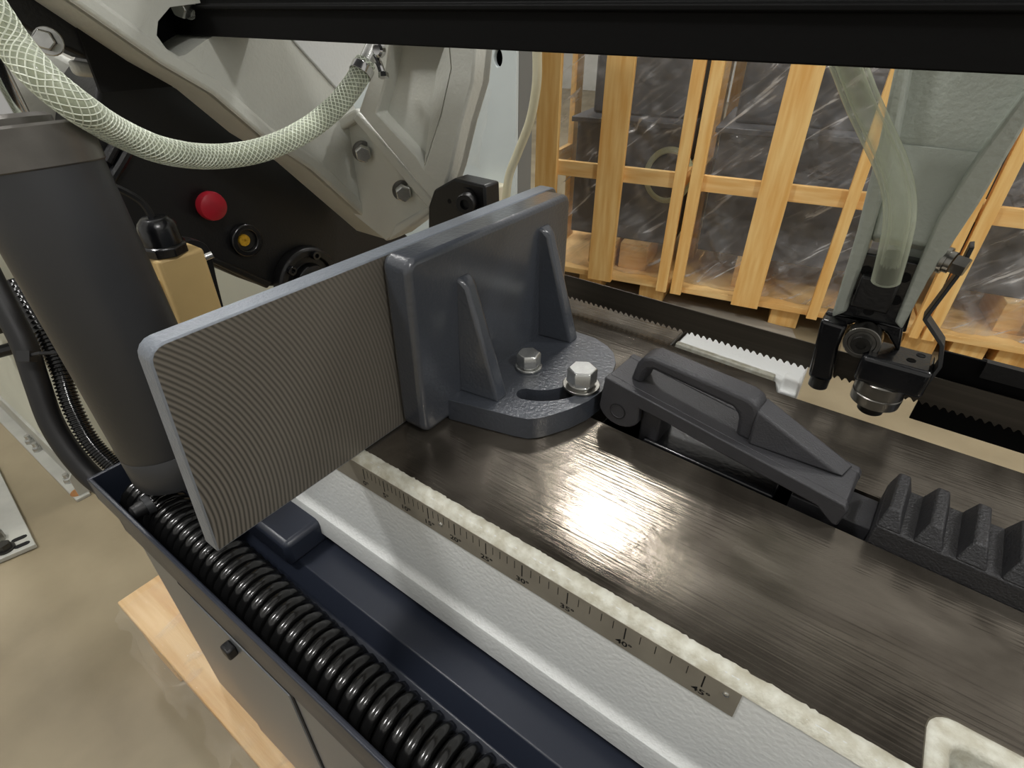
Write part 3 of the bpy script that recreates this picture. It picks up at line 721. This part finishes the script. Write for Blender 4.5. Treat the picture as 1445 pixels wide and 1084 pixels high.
# ================================================================== HYDRAULIC CYLINDER
CD = V((-.156, .0027, 1)).normalized(); CR = .047
def cax(z): return V((-.5345 - .156 * z, .1432 + .0027 * z, z))
cb0 = cax(-.098)
hc = thing('hydraulic_cylinder', cb0, 'dark grey leaning hydraulic cylinder with bright rod at the left', 'cylinder')
zc = (cax(.197) - cb0).length
obj('barrel', lathe(cb0, CD, [(0, .028), (.002, .038), (.006, .0448), (.012, CR), (.040, CR), (.042, CR - .0010), (.044, CR), (zc, CR)], 64), 'cyl_grey', hc)
obj('end_cap', lathe(cb0 + CD * zc, CD, [(0, CR + .0005), (.001, CR + .0015), (.028, CR + .0015), (.030, CR - .001)], 64), 'cap_grey', hc)
obj('gland', lathe(cb0 + CD * (zc + .030), CD, [(0, .026), (.005, .026), (.008, .022)], 40), 'cap_grey', hc)
obj('rod', lathe(cb0 + CD * (zc + .038), CD, [(0, .0135), (.16, .0135)], 40), 'chrome', hc)
pd = V((.55, -.85, -.10)).normalized(); pp_ = cax(-.085) + (pd - CD * pd.dot(CD)).normalized() * (CR - .004)
p = at(209, 712, 'y', .098)
dv_ = (p - cax(p.z)); dv_ = (dv_ - CD * dv_.dot(CD)).normalized(); p = cax(p.z) + dv_ * (CR - .003)
obj('port_plug', lathe(p, dv_, [(0, .0075), (.010, .0075), (.011, .0068), (.015, .0066), (.017, .004)], 24), 'rubber_black', hc)
obj('plug_boss', lathe(p - dv_ * .002, dv_, [(0, .0105), (.0065, .0100)], 24), 'cyl_grey', hc)

# ================================================================== SPIRAL HOSE IN THE TRAY
path = []; turns = 52; xs, xe = -.575, .06
NT = turns * 16
for i in range(NT + 1):
    t = i / NT; a = 2 * math.pi * turns * t
    x = xs + (xe - xs) * t
    yc = .1090 + .0025 * math.sin(x * 9); zc = -.1405 + .0015 * math.sin(x * 14 + 1); r = .0228
    path.append(V((x, yc + r * math.cos(a), zc + r * math.sin(a))))
o = obj('spiral_hose', tube(path, .0053, 8), 'coil_black', ang=60); tag(o, 'glossy black spiral wrapped hose lying along the tray front', 'hose')

# ================================================================== LIMIT SWITCH
LX = -.60
def lx(px, py, x=LX): return at(px, py, 'x', x)
a, b = lx(222, 372), lx(288, 352)
y0, y1 = a.y, b.y
zt = (a.z + b.z) / 2 + .002
ls = thing('limit_switch', ((LX - .02), (y0 + y1) / 2, zt - .16), 'yellow limit switch box with black cable gland behind the cylinder', 'switch')
bd = obj('switch_body', box(LX - .036, LX, y0, y1, zt - .16, zt), 'switch_yellow', ls, .004, 3)
obj('clip', box(LX - .026, LX - .010, y0 - .010, y0 + .002, zt - .035, zt - .022), 'switch_yellow', bd, .002)
cx_, cy_ = LX - .018, (y0 + y1) / 2 - .006
gl = obj('cable_gland', join(lathe((cx_, cy_, zt), Z, [(0, .0225), (.009, .0225), (.011, .020)], 8), lathe((cx_, cy_, zt + .010), Z, [(0, .019), (.018, .018), (.022, .0165), (.027, .012), (.028, .006)], 24)), 'gloss_black', ls, .001)
pts = [V((cx_, cy_, zt + .03)), V((cx_ - .004, cy_ - .006, zt + .055)), V((cx_ - .02, cy_ - .03, zt + .075)), V((cx_ - .04, cy_ - .07, zt + .085)), V((cx_ - .06, cy_ - .11, zt + .085))]
obj('cable', tube(spline(pts, 8), .0035, 8), 'rubber_black', ls)
pts = [lx(262, 340, LX - .03), lx(280, 345, LX - .03), lx(291, 360, LX - .03), lx(300, 400, LX - .03), lx(318, 470, LX - .03)]
bv, bf = [], []
for p in spline(pts, 5):
    bv += [p + V((0, -.005, 0)), p + V((0, .006, 0)), p + V((-.02, .006, 0)), p + V((-.02, -.005, 0))]
for i in range(len(bv) // 4 - 1):
    k = i * 4
    for j in range(4): bf.append((k + j, k + (j + 1) % 4, k + 4 + (j + 1) % 4, k + 4 + j))
bf += [(0, 1, 2, 3), tuple(len(bv) - 4 + j for j in range(4))]
br = obj('bracket', (bv, bf), 'black_paint', ls, .0008)
p = lx(292, 362, LX - .022); obj('bracket_screw', lathe(p, V((.3, 1, .2)), [(-.006, .004), (.006, .004)], 14), 'zinc', br)

# ================================================================== HOSES
# braided coolant hose
hp = [(-70, -55, .345), (-22, 5, .36), (18, 62, .375), (62, 112, .385), (112, 152, .405), (168, 187, .46), (232, 213, .51), (300, 221, .57), (368, 212, .605), (428, 186, .630), (474, 150, .645), (502, 115, .650), (516, 88, .652)]
hpath = spline([atd(*q) for q in hp], 12)
hs = thing('braided_hose', atd(300, 221, .62), 'clear hose with white braid sagging across the upper left', 'hose')
HR = .0118
obj('hose_wall', tube(hpath, HR, 20), 'braid_clear', hs)
obj('hose_bore', tube(hpath, HR * .62, 14), 'ring_hose', hs)
fr = frames(hpath); cum = [0]
for i in range(1, len(hpath)): cum.append(cum[-1] + (hpath[i] - hpath[i - 1]).length)
parts = []
for sgn in (1, -1):
    for k in range(11):
        sp_ = []
        for i in range(len(hpath) - 1):
            for j in range(3):
                t = j / 3; s = cum[i] + (cum[i + 1] - cum[i]) * t; a = sgn * s * 2 * math.pi / .060 + 2 * math.pi * k / 11
                c = hpath[i].lerp(hpath[i + 1], t); u_ = fr[i][1].lerp(fr[i + 1][1], t); v_ = fr[i][2].lerp(fr[i + 1][2], t)
                sp_.append(c + (u_ * math.cos(a) + v_ * math.sin(a)) * (HR + .0001))
        parts.append(tube(sp_, .00052, 4))
obj('braid', join(*parts), 'braid', hs)
e = hpath[-1]; d = (hpath[-1] - hpath[-4]).normalized()
cl = obj('hose_clamp', ring(e - d * .016, d, HR + .0006, HR + .0018, .010, 28), 'chrome', hs, .0003)
obj('clamp_screw', join(lathe(atd(537, 71, .630), V((.2, -1, .1)), [(0, .0075), (.006, .0075), (.008, .005)], 20), tube([atd(530, 80, .636), atd(536, 92, .633), atd(540, 104, .630)], .004, 10), lathe(atd(541, 103, .630), V((.3, -.3, -1)), [(0, .006), (.005, .006)], 6)), 'chrome', cl)
obj('hose_barb', tube([e - d * .01, e + d * .03], .009, 16), 'zinc', hs)
# clear hose running down into the roller block
hp = [(1180, 50, .478), (1197, 92, .482), (1216, 142, .486), (1238, 190, .490), (1257, 232, .493), (1268, 272, .495), (1269, 312, .497), (1262, 350, .503), (1250, 396, .510)]
ch = thing('clear_hose', at(1262, 350, 'y', .503), 'clear greenish hose plugged into the black roller block', 'hose')
hpath = spline([at(q[0], q[1], 'y', q[2]) for q in hp], 10)
obj('hose_wall', tube(hpath, .0104, 24), 'clear_green', ch)
obj('hose_bore', tube(hpath, .0070, 20), 'clear_green', ch)
obj('barb', tube([hpath[-1], hpath[-9]], lambda i: (.0078, .0066)[i], 16), 'dark_steel', ch)
# second clear hose behind the jaw
hp = [(757, 30), (758, 75), (757, 120), (748, 170), (731, 215), (718, 250), (712, 300)]
o = obj('drain_hose', tube(spline([at(a, b, 'y', .78) for a, b in hp], 8), .0072, 14), 'clear_cream'); tag(o, 'thin cream clear hose hanging in front of the grey cabinet panel', 'hose')
# black conduits beside the cylinder
def conduit(name, pts, r, ribs, label):
    pth = spline(pts, 40 if ribs else 12)
    if ribs:
        f = lambda i: r * (1 + .10 * (1 if (i % 4) < 2 else -1))
    else: f = r
    o = obj(name, tube(pth, f, 12), 'rubber_black' if not ribs else 'coil_black', ang=50); tag(o, label, 'hose')
c1 = [(-45, 330, .60), (-5, 410, .61), (32, 482, .62), (52, 540, .63), (72, 595, .64), (100, 640, .65), (135, 678, .66), (175, 700, .66)]
conduit('smooth_conduit', [atd(*q) for q in c1], .0125, False, 'smooth black hose curving down left of the cylinder')
c1 = [(20, 400, .66), (60, 470, .65), (84, 520, .645), (100, 570, .645), (124, 618, .65), (152, 650, .655), (180, 672, .66)]
conduit('ribbed_conduit', [atd(*q) for q in c1], .0095, True, 'ribbed black conduit between the smooth hose and the cylinder')
tp = [atd(40, 502, .595), atd(56, 499, .59), atd(80, 498, .60)]
o = obj('cable_tie', join(tube(tp, .0022, 8), obox(atd(38, 503, .595), RT, UP, FW, .007, .006, .005)), 'rubber_black'); tag(o, 'black cable tie knot around the two hoses left of the cylinder', 'cable tie')
for i, (yy1, yy2) in enumerate(((462, 446), (496, 478))):
    pth = [at(-60, yy1 + 12, 'x', -1.25), at(0, yy1, 'x', -1.25), at(60, yy2, 'x', -1.25)]
    o = obj('black_cable', tube(spline(pth, 6), .011, 10), 'rubber_black'); tag(o, ('upper' if i == 0 else 'lower') + ' of two black cables in front of the pale cabinet at the left edge', 'cable')

# ================================================================== PALE CABINET AT LEFT
cb = thing('machine_cabinet', (-1.8, .4, FLOOR), 'pale green-white machine cabinet on steel feet at the left', 'cabinet')
fA, fB = at(112, 712, 'z', FLOOR), at(20, 600, 'z', FLOOR)
cy0 = fA.y + .03; cxr = fA.x - .02
obj('cabinet_body', box(cxr - 1.1, cxr, cy0, cy0 + .8, FLOOR + .075, -.02), 'cab_white', cb, .004)
for i in range(3):
    for j in range(2):
        obj('panel_bolt', lathe((cxr - .12 - i * .3, cy0, FLOOR + .14 + j * .28), -Y, [(0, .011), (.003, .011), (.004, .006)], 16), 'cab_foot', cb)
ft = obj('foot_rail', box(cxr - 1.1, cxr + .01, fA.y, cy0 - .001, FLOOR, FLOOR + .008), 'cab_foot', cb, .001)
obj('rail_upright', box(cxr - 1.1, cxr - .03, cy0 - .006, cy0 + .4, FLOOR + .008, FLOOR + .076), 'cab_foot', cb, .001)
obj('end_plate', prism([V((cxr + .002, cy0 - .02, FLOOR + .004)), V((cxr + .002, cy0 - .02, FLOOR + .06)), V((cxr - .0, cy0 + .004, FLOOR + .09)), V((cxr, cy0 + .05, FLOOR + .09)), V((cxr, cy0 + .05, FLOOR + .004))], (-.006, 0, 0)), 'cab_foot', cb, .001)
for a_ in (.07, .26, .31):
    obj('foot_bolt', join(hexhead((cxr - a_, cy0 - .014, FLOOR + .008), Z, .018, .012), lathe((cxr - a_, cy0 - .014, FLOOR + .02), Z, [(0, .006), (.012, .006)], 12)), 'zinc', cb)
obj('rust_stain', lathe((cxr - .015, cy0 - .016, FLOOR + .0081), Z, [(0, .016), (.0003, .014)], 18), 'rust', ft)
# steel plate lying on the floor at far left
q1, q2, q3 = at(50, 768, 'z', FLOOR + .012), at(-8, 650, 'z', FLOOR + .012), at(-60, 815, 'z', FLOOR + .012)
e1 = (q3 - q1).normalized()
def slot_at(px, py):
    c = at(px, py, 'z', FLOOR + .0122); n_ = Z.cross(e1); out = []
    for sx, a0 in ((1, -90), (-1, 90)):
        for k in range(5):
            a = math.radians(a0 + 45 * k); out.append(c + e1 * (sx * .008 + .006 * math.cos(a)) + n_ * (.006 * math.sin(a)))
    return out
o_ = thing('steel_plate', (q1.x - .1, q1.y - .02, FLOOR), 'grey steel plate with slotted holes lying on the floor at the left edge', 'steel plate')
qd = q2 + (q3 - q1)
obj('plate', prism([q1, q2, qd, q3], (0, 0, -.010)), 'cab_foot', o_, .001)
for a_, b_ in ((27, 760), (31, 769)): obj('slot_hole', prism(slot_at(a_, b_), (0, 0, -.0006)), 'dark_hole', o_)
p = at(8, 775, 'z', FLOOR + .012)
obj('plate_bolt', join(hexhead(p, Z, .022, .016), lathe(p, Z, [(0, .017), (.003, .017)], 20)), 'dark_steel', o_)
p = at(-2, 762, 'z', FLOOR + .012); obj('plate_nut', hexhead(p, Z, .024, .02), 'steel', o_)

# ================================================================== GREY CABINET PANEL BEHIND THE HEAD
gy = 1.25
pr0 = at(728, 150, 'y', gy).x
cp = thing('control_cabinet', (pr0 - .4, gy + .2, FLOOR), 'tall pale blue-grey cabinet panel with a round hole behind the head', 'cabinet')
hl = at(703, 82, 'y', gy)
hole = [V((hl.x + .013 * math.cos(a), gy, hl.z + .019 * math.sin(a))) for a in (2 * math.pi * k / 16 for k in range(16))]
obj('cabinet_front', prism([V((pr0 - 1.0, gy, FLOOR)), V((pr0, gy, FLOOR)), V((pr0, gy, .75)), V((pr0 - 1.0, gy, .75))], (0, .012, 0), [hole]), 'panel_blue', cp, .002)
obj('cabinet_side', box(pr0 - .012, pr0 - .0003, gy + .0125, gy + .075, FLOOR, .75), 'panel_side', cp)
obj('cabinet_inside', box(pr0 - .98, pr0 - .014, gy + .05, gy + .06, FLOOR + .02, .74), 'dark_hole', cp)
for z in (.0, .18, .36):
    obj('side_screw', lathe((pr0 - .0003, gy + .045, z + .05), X, [(0, .005), (.002, .004)], 12), 'zinc', cp)
p = at(690, 274, 'y', gy - .055)
vb = obj('socket_box', box(p.x - .06, p.x + .025, gy - .055, gy - .0005, p.z - .12, p.z + .02), 'beige', cp, .003)
for i in range(3):
    for j in range(3): obj('vent_slot', box(p.x - .012 + j * .009, p.x - .006 + j * .009, gy - .0565, gy - .054, p.z - .012 - i * .011, p.z - .006 - i * .011), 'dark_steel', vb)
f_ = obj('wrap_scrap', film('f', at(648, 110, 'y', gy - .02), V((.10, 0, -.02)), V((-.05, .005, -.20)), 12, 12, .018, 18, 'film'), 'film_pallet', cp); f_['label'] = 'scrap of clear plastic wrap'

# ================================================================== CRATES
cbz = FLOOR + .075
cA, cB = at(808, 387, 'z', cbz), at(1158, 451, 'z', cbz)
CE = (cB - cA).normalized(); CN = V((CE.y, -CE.x, 0))       # CN faces the camera
def con(px, py, back=0.0):
    d = ray(px, py); p0 = cA - CN * back
    t = (p0 - CAM).dot(CN) / d.dot(CN); p = CAM + d * t
    return (p - cA).dot(CE), p.z
def cpnt(e, n, z): return V((cA.x, cA.y, 0)) + CE * e + CN * n + Z * z
def cbox(e0, e1, n0, n1, z0, z1):
    vs = [cpnt(e, n, z) for e in (e0, e1) for n in (n0, n1) for z in (z0, z1)]
    return vs, box(0, 1, 0, 1, 0, 1)[1]
TOPZ = .62; DEP = .75
zr1 = con(1000, 251)[1]; zr0 = con(1000, 274)[1]
posts = dict(p1=(con(757, 170)[0], con(788, 170)[0]), p2=(con(843.3, 230)[0], con(880, 230)[0]), p3=(con(954.5, 230)[0], con(971.6, 230)[0]),
             p3b=(con(978, 230)[0], con(996, 230)[0]), p4=(con(1081, 230)[0], con(1126.7, 230)[0]), p5=(con(1196, 277)[0], con(1214, 277)[0]),
             p6=(con(1306, 425)[0], con(1321, 425)[0]), p7=(con(1326, 425)[0], con(1346, 425)[0]))
p8 = posts['p7'][0] + (posts['p3b'][0] - posts['p2'][0]) + .10
def crate(ps, e0, e1, lab, seed, blocks):
    mid = (e0 + e1) / 2
    c = thing('wooden_crate', cpnt(mid, -DEP / 2, FLOOR), lab, 'crate', 'shipping crates along the far side')
    for (a, b) in ps:
        obj('post', cbox(a, b, -.022, 0, cbz - .006, TOPZ), 'crate_wood', c, .001)
    for (a, b) in (ps[0], ps[-1]):
        obj('post', cbox(a, b, -DEP, -DEP + .022, cbz, TOPZ), 'crate_wood', c, .001)
        s = a + .002 if (a, b) == ps[0] else b - .024
        obj('side_post', cbox(s, s + .022, -DEP * .5 - .04, -DEP * .5 + .04, cbz, TOPZ), 'crate_wood', c, .001)
        obj('side_rail', cbox(s, s + .02, -DEP + .024, -.045, zr0, zr1), 'crate_rail', c, .001)
    obj('mid_rail', cbox(e0 + .002, e1 - .002, -.044, -.0225, zr0, zr1), 'crate_rail', c, .001)
    obj('mid_rail', cbox(e0 + .002, e1 - .002, -DEP + .0225, -DEP + .044, zr0, zr1), 'crate_rail', c, .001)
    obj('base_board', cbox(e0, e1, -DEP, -.0225, cbz - .004, cbz + .018), 'crate_rail', c, .001)
    for b in blocks:
        obj('skid', cbox(b, b + .095, -DEP, -.05, FLOOR, cbz - .0045), 'crate_wood', c, .002)
    # machine inside
    m = thing('wrapped_machine', cpnt(mid, -DEP / 2, cbz + .02), 'dark grey machine packed inside the ' + lab.split(',')[0].replace('open slatted wooden crate ', 'crate '), 'machine', 'machines packed in the crates')
    zl = con(1020, 186, .16)[1]
    ml = e0 + (.10 if seed == 1 else .05)
    obj('machine_base', cbox(ml, e1 - .03, -DEP + .1, -.16, cbz + .12, zl), 'crate_machine', m, .004)
    obj('machine_tray', cbox(ml - .015, e1 - .028, -DEP + .08, -.13, zl, zl + .018), 'crate_machine', m, .003)
    obj('machine_column', cbox(ml + .03, e1 - .05, -DEP + .12, -.24, zl + .018, TOPZ - .05), 'crate_machine', m, .01)
    for k in range(2):
        obj('foot_block', cbox(e0 + .2 + k * (e1 - e0 - .42), e0 + .31 + k * (e1 - e0 - .42), -.32, -.11, cbz + .0185, cbz + .119), 'crate_rail', m, .002)
    # film sheet draped between posts and machine
    vs, fs = [], []; nu, nv = 56, 64
    for i in range(nu + 1):
        for j in range(nv + 1):
            e = e0 + .03 + (e1 - e0 - .06) * i / nu; t = j / nv; z = cbz + .02 + (TOPZ - cbz - .06) * t
            n = -.09 - .03 * t
            if t < .2: n += (.2 - t) * .16
            q = V((e * 5 + seed * 9.7 + z * 2.2, z * 3.4, seed)); h = abs(noise.noise(q)) * 1.3 + .7 * abs(noise.noise(q * 2.6)) + .3 * noise.noise(q * 6)
            n = min(n + .040 * (h - .5), -.048)
            vs.append(cpnt(e, n, z))
    for i in range(nu):
        for j in range(nv): fs.append((i * (nv + 1) + j, (i + 1) * (nv + 1) + j, (i + 1) * (nv + 1) + j + 1, i * (nv + 1) + j + 1))
    f = obj('plastic_sheet', (vs, fs), 'film', m); f['label'] = 'crinkled clear plastic sheet'
    return c, m
e_skid = con(1087, 445)[0]
c_1, m_1 = crate([posts['p1'], posts['p2'], posts['p3']], posts['p1'][0], posts['p3'][1], 'open slatted wooden crate at the left, next to the grey cabinet panel', 1, [con(812, 390)[0], con(812, 390)[0] + .25])
c_2, m_2 = crate([posts['p3b'], posts['p4'], posts['p5'], posts['p6']], posts['p3b'][0], posts['p6'][1], 'open slatted wooden crate in the middle, behind the clear hose', 2, [e_skid, e_skid + .42])
c_3, m_3 = crate([posts['p7'], (posts['p7'][0] + .30, posts['p7'][0] + .385), (p8, p8 + .06)], posts['p7'][0], p8 + .06, 'open slatted wooden crate at the right, beyond the guide arm', 3, [posts['p7'][0] + .1, p8 - .2])
# coil of pale hose hung inside the left crates
ce, cz = con(941, 250, .125)
rg = []
for k in range(3):
    n = 40
    for i in range(n):
        a = 2 * math.pi * i / n; r = .083 + .005 * k
        rg.append(cpnt(ce + r * math.cos(a) * .9, -.142 - .004 * k, cz + r * math.sin(a)))
o = obj('hose_coil', tube(rg, .006, 8), 'ring_hose'); tag(o, 'coil of pale green hose hung inside the left crate', 'hose')
o = obj('floor_mat', prism([at(850, 400, 'z', FLOOR + .006), at(862, 394, 'z', FLOOR + .006), at(1118, 464, 'z', FLOOR + .006), at(1124, 478, 'z', FLOOR + .006), at(1080, 520, 'z', FLOOR + .006), at(800, 440, 'z', FLOOR + .006)], (0, 0, -.006)), 'mat_grey', None, .002); tag(o, 'flat grey mat on the floor in front of the crates', 'mat')
